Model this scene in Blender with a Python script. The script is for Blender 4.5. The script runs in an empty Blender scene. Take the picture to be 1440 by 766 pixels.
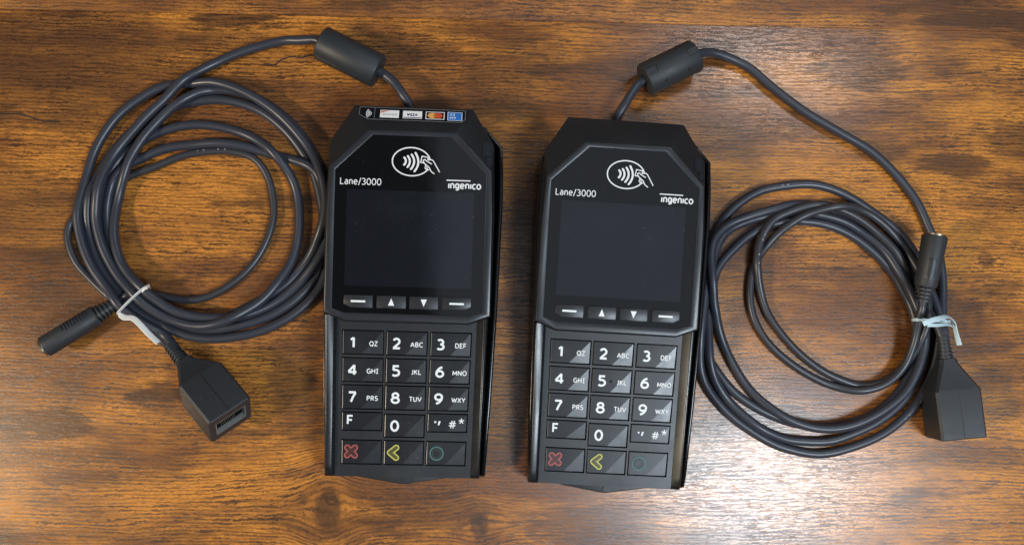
import bpy, bmesh, math, random
import numpy as np
from mathutils import Vector, Matrix

# ------------------------------------------------------------------ camera, world, lamps, exposure
scene = bpy.context.scene
col = scene.collection
MM = 0.001
CAM_H, CAM_F = 480.0, 1300.0                     # camera height (mm), focal length in photo pixels (1440 wide)
CAM_R = Matrix.Rotation(math.radians(3.908), 3, 'X') @ Matrix.Rotation(math.radians(-3.0006), 3, 'Y')
cd = bpy.data.cameras.new('camera')
cam = bpy.data.objects.new('camera', cd)
col.objects.link(cam)
cam.matrix_world = Matrix.Translation((0, 0, CAM_H * MM)) @ CAM_R.to_4x4()
cd.sensor_fit = 'HORIZONTAL'
cd.sensor_width = 36.0
cd.lens = 36.0 * CAM_F / 1440.0
cd.clip_start = 0.01
cd.clip_end = 50
scene.camera = cam

world = bpy.data.worlds.new('World')
scene.world = world
world.use_nodes = True
bg = world.node_tree.nodes['Background']
bg.inputs[0].default_value = (0.80, 0.88, 1.0, 1)
bg.inputs[1].default_value = 0.085


def lamp(name, loc, target, sx, sy, power, colr):
    l = bpy.data.lights.new(name, 'AREA')
    l.shape = 'RECTANGLE'
    l.size, l.size_y = sx, sy
    l.energy = power
    l.color = colr
    o = bpy.data.objects.new(name, l)
    col.objects.link(o)
    o.location = loc
    d = Vector(target) - Vector(loc)
    o.rotation_euler = d.to_track_quat('-Z', 'Y').to_euler()
    return o


lamp('room_lamp', (-1.75, -0.50, 1.45), (-0.05, 0.02, 0), 0.22, 0.22, 35.0, (1.0, 0.85, 0.64))
lamp('window_light', (0.61, -0.45, 1.20), (0.16, -0.04, 0), 0.36, 0.32, 13.0, (0.78, 0.90, 1.0))
lamp('ceiling_lamp', (0.72, 0.92, 1.25), (0.1, 0.05, 0), 0.40, 0.20, 3.2, (0.92, 0.96, 1.0))
lamp('ceiling_bounce_fill', (0.49, -0.22, 1.32), (0.49, -0.22, 0), 1.10, 1.10, 2.0, (0.75, 0.85, 1.0))  # added unseen fill panel, sized for reflections in the display and key facets

scene.render.engine = 'CYCLES'
vs = scene.view_settings
vs.view_transform = 'Standard'
vs.look = 'None'
vs.exposure = 0.0
vs.gamma = 1.0
vs.use_curve_mapping = False


# ------------------------------------------------------------------ small helpers
def un(u, v, z):
    """photo pixel at height z (mm) -> table coordinates (mm)"""
    d = CAM_R @ Vector(((u - 720) / CAM_F, -(v - 383) / CAM_F, -1.0))
    t = (z - CAM_H) / d.z
    return Vector((d.x * t, d.y * t, z))


def tag(o, label=None, cat=None, group=None, kind=None):
    if label: o['label'] = label
    if cat: o['category'] = cat
    if group: o['group'] = group
    if kind: o['kind'] = kind
    return o


def empty(name, loc=(0, 0, 0), rz=0.0):
    o = bpy.data.objects.new(name, None)
    o.empty_display_size = 0.02
    col.objects.link(o)
    o.location = loc
    o.rotation_euler = (0, 0, rz)
    return o


def obj(name, bm, mat, parent=None, smooth=35, loc=None):
    """bmesh given in millimetres -> one mesh object in metres"""
    bmesh.ops.scale(bm, vec=(MM, MM, MM), verts=bm.verts)
    bmesh.ops.recalc_face_normals(bm, faces=bm.faces)
    me = bpy.data.meshes.new(name)
    bm.to_mesh(me)
    bm.free()
    if smooth:
        me.shade_smooth()
        me.set_sharp_from_angle(angle=math.radians(smooth))
    me.materials.append(mat)
    o = bpy.data.objects.new(name, me)
    col.objects.link(o)
    if parent: o.parent = parent
    if loc: o.location = loc
    return o


def flat_obj(name, bm, mat, parent):
    """flat print: keep normals up"""
    bmesh.ops.scale(bm, vec=(MM, MM, MM), verts=bm.verts)
    bm.normal_update()
    for f in bm.faces:
        if f.normal.z < 0: f.normal_flip()
    me = bpy.data.meshes.new(name)
    bm.to_mesh(me)
    bm.free()
    me.materials.append(mat)
    o = bpy.data.objects.new(name, me)
    col.objects.link(o)
    if parent: o.parent = parent
    return o


def loft(bm, loops, cap0=True, cap1=True):
    rows = [[bm.verts.new(p) for p in lp] for lp in loops]
    n = len(rows[0])
    for a, b in zip(rows, rows[1:]):
        for i in range(n):
            bm.faces.new((a[i], a[(i + 1) % n], b[(i + 1) % n], b[i]))
    if cap0: bm.faces.new(rows[0])
    if cap1: bm.faces.new(rows[-1])
    return rows


def bevel_edges(bm, test, off, seg=2):
    bm.normal_update()
    bm.edges.ensure_lookup_table()
    es = [e for e in bm.edges if test(e)]
    if es:
        bmesh.ops.bevel(bm, geom=es, offset=off, segments=seg, profile=0.5, affect='EDGES', clamp_overlap=True)


def sharp(ang):
    a = math.radians(ang)
    return lambda e: len(e.link_faces) == 2 and e.calc_face_angle(0) > a


def box(bm, x0, x1, y0, y1, z0, z1):
    loft(bm, [[(x0, y0, z), (x1, y0, z), (x1, y1, z), (x0, y1, z)] for z in (z0, z1)])


def tube(bm, pts, radii, n=14, caps=True, flat=None, twist=None):
    """sweep a circle (or an ellipse / ribbon, flat=(w,t)) along pts with parallel transport"""
    P = [Vector(p) for p in pts]
    if not hasattr(radii, '__len__'): radii = [radii] * len(P)
    T = []
    for i in range(len(P)):
        a, b = P[max(i - 1, 0)], P[min(i + 1, len(P) - 1)]
        T.append((b - a).normalized())
    up = Vector((0, 0, 1)) if abs(T[0].z) < 0.9 else Vector((1, 0, 0))
    N = (up - T[0] * up.dot(T[0])).normalized()
    rows = []
    for i, p in enumerate(P):
        N = (N - T[i] * N.dot(T[i])).normalized()
        B = T[i].cross(N)
        tw = twist[i] if twist else 0.0
        row = []
        for k in range(n):
            a = 2 * math.pi * k / n
            if flat:
                c, s = math.cos(a), math.sin(a)
                ex = lambda q: math.copysign(abs(q) ** 0.5, q)
                q = Vector((ex(c) * flat[0] * radii[i], ex(s) * flat[1]))
                ct, st = math.cos(tw), math.sin(tw)
                q = Vector((q.x * ct - q.y * st, q.x * st + q.y * ct))
                row.append(p + B * q.x + N * q.y)
            else:
                row.append(p + (N * math.cos(a) + B * math.sin(a)) * radii[i])
        rows.append(row)
    loft(bm, rows, caps, caps)


def lathe(bm, prof, n=28, M=None):
    """profile [(x along axis, radius)] around X"""
    rows = []
    for x, r in prof:
        rows.append([Vector((x, r * math.cos(2 * math.pi * k / n), r * math.sin(2 * math.pi * k / n))) for k in range(n)])
    if M is not None: rows = [[M @ p for p in r] for r in rows]
    loft(bm, rows)


def stroke(bm, pts, w, z, closed=False, capn=4):
    """flat ribbon of width w along a 2-D polyline at height z (a number or a function of x, y)"""
    zf = z if callable(z) else (lambda x, y: z)
    P = [Vector((p[0], p[1])) for p in pts]
    n = len(P)
    L, R = [], []
    for i in range(n):
        a = P[(i - 1) % n] if (closed or i > 0) else P[i]
        b = P[(i + 1) % n] if (closed or i < n - 1) else P[i]
        d1 = (P[i] - a); d2 = (b - P[i])
        d1 = d1.normalized() if d1.length > 1e-9 else d2.normalized()
        d2 = d2.normalized() if d2.length > 1e-9 else d1
        t = (d1 + d2)
        t = t.normalized() if t.length > 1e-6 else d1
        nn = Vector((-t.y, t.x))
        m = min(1.0 / max(nn.dot(Vector((-d1.y, d1.x))), 0.35), 1.8)
        L.append(P[i] + nn * w / 2 * m); R.append(P[i] - nn * w / 2 * m)
    V = lambda q: bm.verts.new((q.x, q.y, zf(q.x, q.y)))
    lv = [V(q) for q in L]; rv = [V(q) for q in R]
    for i in range(n if closed else n - 1):
        j = (i + 1) % n
        bm.faces.new((rv[i], rv[j], lv[j], lv[i]))
    if not closed and capn:
        for i, s in ((0, -1), (n - 1, 1)):
            d = (P[i] - P[i + 1]) if i == 0 else (P[i] - P[i - 1])
            a0 = math.atan2(d.y, d.x)
            arc = [P[i] + Vector((math.cos(a0 + t), math.sin(a0 + t))) * w / 2 for t in [math.pi * (k / (capn + 1) - 0.5) for k in range(1, capn + 1)]]
            ends = (rv[i], lv[i]) if True else None
            e0 = P[i] + Vector((math.cos(a0 - math.pi / 2), math.sin(a0 - math.pi / 2))) * w / 2
            near, far = (rv[i], lv[i]) if (R[i] - e0).length < (L[i] - e0).length else (lv[i], rv[i])
            bm.faces.new([near] + [V(q) for q in arc] + [far])


def poly(bm, pts, z):
    zf = z if callable(z) else (lambda x, y: z)
    return bm.faces.new([bm.verts.new((p[0], p[1], zf(p[0], p[1]))) for p in pts])


def disc_pts(cx, cy, rx, ry, n=28, a0=0, a1=2 * math.pi, end=False):
    m = n - 1 if end else n
    return [(cx + rx * math.cos(a0 + (a1 - a0) * k / m), cy + ry * math.sin(a0 + (a1 - a0) * k / m)) for k in range(n)]


def arc(cx, cy, rx, ry, a0, a1, n=14):
    return [(cx + rx * math.cos(math.radians(a0 + (a1 - a0) * k / n)), cy + ry * math.sin(math.radians(a0 + (a1 - a0) * k / n))) for k in range(n + 1)]


def ell(cx, cy, rx, ry): return ('o', arc(cx, cy, rx, ry, 90, 450 - 360 / 22, 21))


# drawn humanist sans letters: advance width, then strokes on a unit cap height
GLYPH = {
    '0': (.64, [ell(.32, .5, .29, .5)]),
    '1': (.50, [[(.08, .78), (.33, .98)], [(.33, 1.0), (.33, 0)]]),
    '2': (.62, [arc(.29, .70, .25, .30, 160, -38) + [(.04, 0)], [(.0, 0), (.60, 0)]]),
    '3': (.60, [arc(.25, .755, .25, .245, 140, -90), arc(.25, .26, .30, .26, 88, -140)]),
    '4': (.68, [[(.49, 0), (.49, 1)], [(.49, 1), (.0, .30)], [(.0, .27), (.68, .27)]]),
    '5': (.60, [[(.54, 1), (.10, 1), (.08, .57)], arc(.25, .30, .32, .31, 122, -138)]),
    '6': (.62, [[(.53, 1), (.36, .93), (.20, .78), (.08, .58), (.03, .34)], ell(.32, .30, .29, .30)]),
    '7': (.60, [[(.0, 1), (.60, 1)], [(.58, .97), (.36, .50), (.20, 0)]]),
    '8': (.64, [ell(.32, .77, .24, .23), ell(.32, .26, .30, .27)]),
    '9': (.62, [[(.10, 0), (.27, .07), (.43, .22), (.55, .42), (.60, .66)], ell(.31, .70, .29, .30)]),
    'A': (.72, [[(.0, 0), (.34, 1)], [(.38, 1), (.72, 0)], [(.13, .30), (.59, .30)]]),
    'B': (.62, [[(.05, 0), (.05, 1)], [(.05, 1)] + arc(.30, .76, .22, .24, 90, -90) + [(.05, .52)], [(.05, .53)] + arc(.31, .265, .27, .265, 90, -90) + [(.05, 0)]]),
    'C': (.66, [arc(.42, .5, .39, .5, 52, 308)]),
    'D': (.72, [[(.05, 0), (.05, 1)], [(.05, 1)] + arc(.27, .5, .42, .5, 90, -90) + [(.05, 0)]]),
    'E': (.54, [[(.52, 1), (.05, 1), (.05, 0), (.53, 0)], [(.05, .52), (.46, .52)]]),
    'F': (.52, [[(.52, 1), (.05, 1), (.05, 0)], [(.05, .50), (.46, .50)]]),
    'G': (.74, [arc(.42, .5, .39, .5, 52, 300) + [(.69, .08), (.69, .47), (.45, .47)]]),
    'H': (.72, [[(.05, 0), (.05, 1)], [(.67, 0), (.67, 1)], [(.05, .52), (.67, .52)]]),
    'I': (.42, [[(.21, 0), (.21, 1)], [(.02, 1), (.40, 1)], [(.02, 0), (.40, 0)]]),
    'J': (.42, [[(.35, 1), (.35, .25)] + arc(.13, .25, .22, .25, 0, -100)]),
    'K': (.64, [[(.05, 0), (.05, 1)], [(.58, 1), (.08, .48)], [(.2, .6), (.62, 0)]]),
    'L': (.52, [[(.05, 1), (.05, 0), (.52, 0)]]),
    'M': (.88, [[(.05, 0), (.09, 1)], [(.09, 1), (.44, .2)], [(.44, .2), (.79, 1)], [(.79, 1), (.83, 0)]]),
    'N': (.74, [[(.05, 0), (.05, 1)], [(.05, 1), (.69, 0)], [(.69, 0), (.69, 1)]]),
    'O': (.80, [ell(.40, .5, .37, .5)]),
    'P': (.58, [[(.05, 0), (.05, 1)], [(.05, 1)] + arc(.29, .73, .25, .27, 90, -90) + [(.05, .46)]]),
    'Q': (.80, [ell(.40, .5, .37, .5), [(.45, .15), (.72, -.14)]]),
    'R': (.62, [[(.05, 0), (.05, 1)], [(.05, 1)] + arc(.29, .74, .24, .26, 90, -90) + [(.05, .48)], [(.30, .48), (.60, 0)]]),
    'S': (.56, [arc(.29, .75, .24, .25, 40, 250, 12) + arc(.26, .26, .27, .26, 70, -140, 12)]),
    'T': (.60, [[(.0, 1), (.60, 1)], [(.30, 1), (.30, 0)]]),
    'U': (.70, [[(.05, 1), (.05, .32)] + arc(.35, .32, .30, .32, 180, 360) + [(.65, 1)]]),
    'V': (.70, [[(.0, 1), (.33, 0)], [(.37, 0), (.70, 1)]]),
    'W': (.98, [[(.0, 1), (.24, 0)], [(.26, 0), (.49, .9)], [(.49, .9), (.72, 0)], [(.74, 0), (.98, 1)]]),
    'X': (.66, [[(.02, 1), (.64, 0)], [(.64, 1), (.02, 0)]]),
    'Y': (.64, [[(.0, 1), (.32, .48)], [(.64, 1), (.32, .48)], [(.32, .5), (.32, 0)]]),
    'Z': (.60, [[(.03, 1), (.57, 1), (.02, 0), (.60, 0)]]),
    '/': (.36, [[(.0, -.12), (.36, 1.06)]]),
    'a': (.54, [[(.47, 0), (.47, .46)] + arc(.27, .47, .20, .25, 0, 140, 10), ell(.26, .20, .22, .21)]),
    'n': (.56, [[(.06, 0), (.06, .72)], arc(.28, .45, .22, .27, 170, 0, 10) + [(.50, 0)]]),
    'e': (.58, [[(.05, .37), (.53, .37)], arc(.29, .36, .25, .36, 4, 312, 18)]),
    'i': (.14, [[(.07, 0), (.07, .72)]]),
    'g': (.56, [ell(.26, .38, .22, .34), [(.50, .74), (.50, .02)] + arc(.27, -.02, .23, .22, 0, -140, 10)]),
    'c': (.48, [arc(.29, .36, .25, .36, 52, 308)]),
    'o': (.60, [ell(.30, .36, .26, .36)]),
    '#': (.80, [[(.20, 0), (.36, 1)], [(.48, 0), (.64, 1)], [(.04, .66), (.80, .66)], [(.0, .34), (.76, .34)]]),
}


def text_bm(body, height, weight=0.16, sx=1.0, shear=0.0, space=0.20):
    """letters drawn as flat strokes, cap height = height mm, centred on the origin; v.co.z carries a tiny per-stroke lift"""
    bm = bmesh.new()
    x = 0.0
    n = 0
    for ch in body:
        wd, strokes = GLYPH[ch]
        for st in strokes:
            closed = st[0] == 'o'
            pts = st[1] if closed else st
            tr = []
            for px_, py_ in pts:
                yy = weight / 2 + py_ * (1 - weight)
                tr.append(((x + px_ * sx + shear * yy) * height, (yy - 0.5) * height))
            stroke(bm, tr, weight * height, 0.004 * (n % 5), closed, 0)
            n += 1
        x += wd * sx + space
    W = (x - space) * height
    for v in bm.verts: v.co.x -= W / 2
    return bm


def place_flat(bm, x, y, zf, rot=0.0):
    c, s = math.cos(rot), math.sin(rot)
    for v in bm.verts:
        px, py = v.co.x * c - v.co.y * s + x, v.co.x * s + v.co.y * c + y
        v.co = Vector((px, py, zf(px, py) + v.co.z))
    return bm


# ------------------------------------------------------------------ materials
class NT:
    def __init__(self, name):
        self.m = bpy.data.materials.new(name)
        self.m.use_nodes = True
        self.t = self.m.node_tree
        self.b = self.t.nodes['Principled BSDF']

    def n(self, typ, **kw):
        nd = self.t.nodes.new(typ)
        for k, v in kw.items(): setattr(nd, k, v)
        return nd

    def link(self, a, b): self.t.links.new(a, b)

    def _in(self, sock, v):
        if hasattr(v, 'is_output'): self.link(v, sock)
        else: sock.default_value = v

    def math(self, op, a, b=0.0, c=None, clamp=False):
        nd = self.n('ShaderNodeMath', operation=op, use_clamp=clamp)
        self._in(nd.inputs[0], a); self._in(nd.inputs[1], b)
        if c is not None: self._in(nd.inputs[2], c)
        return nd.outputs[0]

    def mix(self, f, a, b, blend='MIX'):
        nd = self.n('ShaderNodeMix', data_type='RGBA', blend_type=blend)
        self._in(nd.inputs['Factor'], f)
        for s, v in ((nd.inputs[6], a), (nd.inputs[7], b)):
            if hasattr(v, 'is_output'): self.link(v, s)
            else: s.default_value = (*v, 1) if len(v) == 3 else v
        return nd.outputs[2]

    def noise(self, vec, scale=1.0, detail=2.0, rough=0.5, dist=0.0, out=0):
        nd = self.n('ShaderNodeTexNoise')
        if vec is not None: self.link(vec, nd.inputs['Vector'])
        nd.inputs['Scale'].default_value = scale
        nd.inputs['Detail'].default_value = detail
        nd.inputs['Roughness'].default_value = rough
        nd.inputs['Distortion'].default_value = dist
        return nd.outputs[out]

    def vec(self, x, y, z=0.0):
        nd = self.n('ShaderNodeCombineXYZ')
        self._in(nd.inputs[0], x); self._in(nd.inputs[1], y); self._in(nd.inputs[2], z)
        return nd.outputs[0]

    def step(self, v, lo, hi):
        nd = self.n('ShaderNodeMapRange', interpolation_type='SMOOTHSTEP')
        self._in(nd.inputs[0], v)
        self._in(nd.inputs[1], lo); self._in(nd.inputs[2], hi)
        nd.inputs[3].default_value = 0; nd.inputs[4].default_value = 1
        return nd.outputs[0]

    def bump(self, h, strength, dist):
        nd = self.n('ShaderNodeBump')
        nd.inputs['Strength'].default_value = strength
        nd.inputs['Distance'].default_value = dist
        self.link(h, nd.inputs['Height'])
        self.link(nd.outputs[0], self.b.inputs['Normal'])

    def set(self, **kw):
        for k, v in kw.items():
            s = self.b.inputs[k.replace('_', ' ')]
            if hasattr(v, 'is_output'): self.link(v, s)
            else: s.default_value = (*v, 1) if isinstance(v, tuple) and len(v) == 3 else v


def plastic(name, colr, rough, bump=0.0, scale=2600, spec=0.5, dust=0.0, var=0.06, coat=0.0):
    k = NT(name)
    co = k.n('ShaderNodeTexCoord').outputs['Object']
    fine = k.noise(co, scale, 2, 0.6)
    big = k.noise(co, 55, 3, 0.6)
    r = k.math('ADD', rough - var, k.math('MULTIPLY', big, 2 * var))
    c = colr
    if dust:
        d1 = k.noise(co, 1500, 1, 0.5)
        d2 = k.noise(co, 60, 2, 0.6)
        m = k.math('MULTIPLY', k.step(d1, 0.735, 0.78), k.step(d2, 0.46, 0.62))
        sm = k.math('MULTIPLY', k.step(k.noise(co, 38, 4, 0.65), 0.45, 0.8), 0.10)
        m = k.math('MULTIPLY', m, dust)
        c = k.mix(m, (*colr, 1), (0.42, 0.43, 0.45, 1))
        r = k.math('ADD', r, k.math('ADD', sm, k.math('MULTIPLY', m, 0.4)))
    k.set(Base_Color=c, Roughness=r, Specular_IOR_Level=spec, Coat_Weight=coat)
    if bump: k.bump(fine, bump, 0.00006)
    return k.m


M = {}
M['shell'] = plastic('textured_black_plastic', (0.0135, 0.0142, 0.016), 0.40, 0.35, dust=0.35)
M['bezel'] = plastic('satin_grey_plastic', (0.019, 0.021, 0.026), 0.31, 0.25, dust=0.35)
M['gloss'] = plastic('gloss_black_plastic', (0.006, 0.006, 0.007), 0.13, dust=0.3, var=0.04)
M['rail'] = plastic('satin_rail_plastic', (0.010, 0.0105, 0.0125), 0.27, 0.02, dust=0.3)
M['plate'] = plastic('keypad_plastic', (0.0165, 0.018, 0.022), 0.36, 0.3, dust=0.5)
M['key'] = plastic('key_plastic', (0.0125, 0.0135, 0.017), 0.29, 0.06, dust=0.35)
M['well'] = plastic('key_well', (0.004, 0.004, 0.004), 0.6)
M['glass'] = plastic('display_glass', (0.0035, 0.0036, 0.0042), 0.06, dust=0.12, var=0.02)
M['screen'] = plastic('screen_off', (0.0075, 0.0085, 0.013), 0.09, dust=0.22, var=0.03, spec=0.6)
M['print'] = plastic('white_print', (0.74, 0.76, 0.78), 0.5, spec=0.3)
M['key_print'] = plastic('key_print', (0.78, 0.82, 0.84), 0.5, spec=0.3)
M['red'] = plastic('red_print', (0.34, 0.075, 0.065), 0.5)
M['red_dark'] = plastic('dark_red_well', (0.055, 0.010, 0.009), 0.45)
M['yellow'] = plastic('yellow_print', (0.47, 0.46, 0.09), 0.5)
M['yellow_dark'] = plastic('dark_yellow_well', (0.075, 0.07, 0.010), 0.45)
M['green'] = plastic('green_print', (0.05, 0.14, 0.132), 0.5)
M['green_dark'] = plastic('dark_green_well', (0.008, 0.018, 0.017), 0.45)
M['cord'] = plastic('cord_rubber', (0.036, 0.039, 0.053), 0.36, 0.15, 1800, dust=0.2)
M['cord_thin'] = plastic('thin_cord_rubber', (0.035, 0.036, 0.044), 0.37, 0.15, 1800, dust=0.2)
M['rubber'] = plastic('moulded_rubber', (0.026, 0.029, 0.034), 0.50, 0.5, 2200, dust=0.3)
M['ferrite'] = plastic('ferrite_sleeve', (0.024, 0.028, 0.033), 0.50, 0.6, 1500, dust=0.35)
M['hole'] = plastic('dark_recess', (0.003, 0.003, 0.003), 0.6)
M['tie_white'] = plastic('paper_tie', (0.70, 0.69, 0.66), 0.6, 0.5, 1200)
M['cord_print'] = plastic('faint_cord_print', (0.34, 0.35, 0.38), 0.5)
M['tie_blue'] = plastic('pale_blue_tie', (0.52, 0.66, 0.72), 0.45, 0.5, 1200)
M['sticker'] = plastic('sticker_black', (0.006, 0.006, 0.008), 0.14)
M['film'] = plastic('sticker_edge', (0.34, 0.35, 0.37), 0.3)
M['card_white'] = plastic('label_white', (0.92, 0.92, 0.92), 0.35)
M['card_navy'] = plastic('label_navy', (0.03, 0.05, 0.16), 0.35)
M['card_orange'] = plastic('label_orange', (0.68, 0.30, 0.20), 0.35)
M['card_grey'] = plastic('label_grey', (0.30, 0.30, 0.32), 0.35)
M['mc_red'] = plastic('label_red', (0.66, 0.085, 0.035), 0.35)
M['mc_yellow'] = plastic('label_amber', (0.88, 0.42, 0.11), 0.35)
M['mc_mid'] = plastic('label_mid_orange', (0.60, 0.16, 0.03), 0.35)
M['amex_blue'] = plastic('label_blue', (0.03, 0.19, 0.62), 0.35)
M['contact_grey'] = plastic('jack_shell', (0.20, 0.20, 0.19), 0.4)
mk = NT('brass_contact')
mk.set(Base_Color=(0.62, 0.52, 0.36), Metallic=1.0, Roughness=0.28)
M['brass'] = mk.m


def wood_mat(name, off, seed, stains_shade, knots, warm=1.0):
    k = NT(name)
    co = k.n('ShaderNodeTexCoord').outputs['Object']
    sp = k.n('ShaderNodeSeparateXYZ'); k.link(co, sp.inputs[0])
    x = k.math('ADD', sp.outputs[0], off[0]); y0 = k.math('ADD', sp.outputs[1], off[1])
    xr, yr = sp.outputs[0], sp.outputs[1]
    # gentle drift of the grain, and grain that flows round the knots
    drift = k.noise(k.vec(k.math('MULTIPLY', x, 5.0), k.math('MULTIPLY', y0, 9.0), seed), 1.0, 2, 0.5)
    y = k.math('ADD', y0, k.math('MULTIPLY', k.math('SUBTRACT', drift, 0.5), 0.012))
    wig = k.noise(k.vec(k.math('MULTIPLY', x, 70.0), k.math('MULTIPLY', y0, 240.0), seed + 3), 1.0, 2, 0.6)
    y = k.math('ADD', y, k.math('MULTIPLY', k.math('SUBTRACT', wig, 0.5), 0.0012))
    knot_core = None
    for (kx, ky, ax, ay, pw) in knots:
        dx = k.math('DIVIDE', k.math('SUBTRACT', xr, kx), ax)
        dy = k.math('DIVIDE', k.math('SUBTRACT', yr, ky), ay)
        r2 = k.math('ADD', k.math('MULTIPLY', dx, dx), k.math('MULTIPLY', dy, dy))
        g = k.math('EXPONENT', k.math('MULTIPLY', r2, -0.30))
        y = k.math('SUBTRACT', y, k.math('MULTIPLY', k.math('MULTIPLY', k.math('SUBTRACT', yr, ky), g), pw))
        edge = k.noise(k.vec(k.math('MULTIPLY', xr, 90.0), k.math('MULTIPLY', yr, 90.0), 7.0), 1.0, 2, 0.6)
        rr = k.math('ADD', k.math('SQRT', r2), k.math('MULTIPLY', k.math('SUBTRACT', edge, 0.5), 0.5))
        core = k.math('SUBTRACT', 1.0, k.step(rr, 0.62, 0.98))
        knot_core = core if knot_core is None else k.math('MAXIMUM', knot_core, core)
    # colour fields
    big = k.noise(k.vec(k.math('MULTIPLY', x, 6.0), k.math('MULTIPLY', y, 20.0), seed + 11), 1.0, 4, 0.58)
    mid = k.noise(k.vec(k.math('MULTIPLY', x, 22.0), k.math('MULTIPLY', y, 95.0), seed + 17), 1.0, 3, 0.6)
    # growth rings cut lengthwise: quasi-parallel dark lines, broken and ragged
    low = k.noise(k.vec(k.math('MULTIPLY', x, 11.0), k.math('MULTIPLY', y, 45.0), seed + 23), 1.0, 3, 0.6)
    hi = k.noise(k.vec(k.math('MULTIPLY', x, 330.0), k.math('MULTIPLY', y, 700.0), seed + 27), 1.0, 2, 0.7)
    ph = k.math('ADD', k.math('MULTIPLY', y, 500.0), k.math('ADD', k.math('MULTIPLY', low, 4.6), k.math('MULTIPLY', hi, 1.35)))
    ring_ = k.math('ADD', k.math('MULTIPLY', k.math('SINE', k.math('MULTIPLY', ph, 6.2832)), 0.5), 0.5)
    brk = k.step(k.noise(k.vec(k.math('MULTIPLY', x, 55.0), k.math('MULTIPLY', y, 420.0), seed + 29), 1.0, 3, 0.65), 0.38, 0.62)
    fine2 = k.noise(k.vec(k.math('MULTIPLY', x, 130.0), k.math('MULTIPLY', y, 1500.0), seed + 30), 1.0, 3, 0.7)
    grit = k.noise(k.vec(k.math('MULTIPLY', x, 620.0), k.math('MULTIPLY', y, 1300.0), seed + 31), 1.0, 3, 0.75)
    ochre = (0.64 * warm, 0.250 * warm, 0.042 * warm)
    brown = (0.225, 0.084, 0.025)
    walnut = (0.080, 0.038, 0.0185)
    c = k.mix(k.step(k.math('ADD', big, k.math('MULTIPLY', k.math('SUBTRACT', mid, 0.5), 0.45)), 0.36, 0.62), ochre, brown)
    dark = k.step(k.noise(k.vec(k.math('MULTIPLY', x, 9.0), k.math('MULTIPLY', y, 34.0), seed + 41), 1.0, 4, 0.66), 0.53, 0.68)
    dark = k.math('MULTIPLY', dark, 0.80)
    rag = k.noise(k.vec(k.math('MULTIPLY', x, 34.0), k.math('MULTIPLY', y, 300.0), seed + 47), 1.0, 4, 0.7)
    for (sx_, sy_, ax, ay, amt) in stains_shade:  # ovals of stain and painted shade, blended towards walnut
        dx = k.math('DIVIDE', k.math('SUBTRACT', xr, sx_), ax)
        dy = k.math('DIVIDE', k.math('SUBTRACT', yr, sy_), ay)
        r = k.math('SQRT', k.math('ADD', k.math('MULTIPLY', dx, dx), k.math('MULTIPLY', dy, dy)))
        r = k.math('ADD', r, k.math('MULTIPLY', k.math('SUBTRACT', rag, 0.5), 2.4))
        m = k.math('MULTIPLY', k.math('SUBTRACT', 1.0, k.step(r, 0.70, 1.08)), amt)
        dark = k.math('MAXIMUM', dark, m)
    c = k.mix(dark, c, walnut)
    if knot_core is not None:
        c = k.mix(k.math('MULTIPLY', knot_core, 0.72), c, (0.060, 0.034, 0.020))
    # pores: thin dark dashes along the grain, and light flecks between
    lines = k.math('MULTIPLY', k.step(ring_, 0.46, 0.74), k.math('ADD', 0.34, k.math('MULTIPLY', brk, 0.66)))
    lines2 = k.step(fine2, 0.54, 0.61)
    chips = k.step(grit, 0.57, 0.66)
    pore = k.math('MAXIMUM', k.math('MULTIPLY', lines, 1.0), k.math('MAXIMUM', k.math('MULTIPLY', lines2, 0.9), k.math('MULTIPLY', chips, 0.9)))
    patch = k.step(k.noise(k.vec(k.math('MULTIPLY', x, 14.0), k.math('MULTIPLY', y, 60.0), seed + 53), 1.0, 2, 0.5), 0.28, 0.62)
    pore = k.math('MULTIPLY', pore, k.math('ADD', 0.65, k.math('MULTIPLY', patch, 0.35)))
    c = k.mix(pore, c, k.mix(0.90, c, (0.034, 0.014, 0.005)))
    fl = k.math('MULTIPLY', k.math('SUBTRACT', 1.0, k.step(grit, 0.28, 0.44)), 0.62)
    c = k.mix(fl, c, k.mix(1.0, c, (1.75, 1.6, 1.4), 'MULTIPLY'))
    k.set(Base_Color=c)
    rough = k.math('ADD', 0.235, k.math('ADD', k.math('MULTIPLY', pore, 0.12), k.math('MULTIPLY', k.math('SUBTRACT', mid, 0.5), 0.10)))
    k.set(Roughness=rough, Specular_IOR_Level=0.7)
    h = k.math('ADD', k.math('MULTIPLY', pore, -1.0), k.math('MULTIPLY', grit, 0.30))
    k.bump(h, 0.22, 0.00009)
    return k.m


# ------------------------------------------------------------------ the table top: boards laid edge to edge
def board(name, x0, x1, y0, y1, z0, z1, mat, parent, ch=0.35):
    bm = bmesh.new()
    box(bm, x0, x1, y0, y1, z0, z1)
    bevel_edges(bm, lambda e: all(abs(v.co.z - z1) < 1e-6 for v in e.verts), ch, 2)
    return obj(name, bm, mat, parent)


def px(u, v):
    p = un(u, v, 0)
    return p.x * MM, p.y * MM


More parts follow.
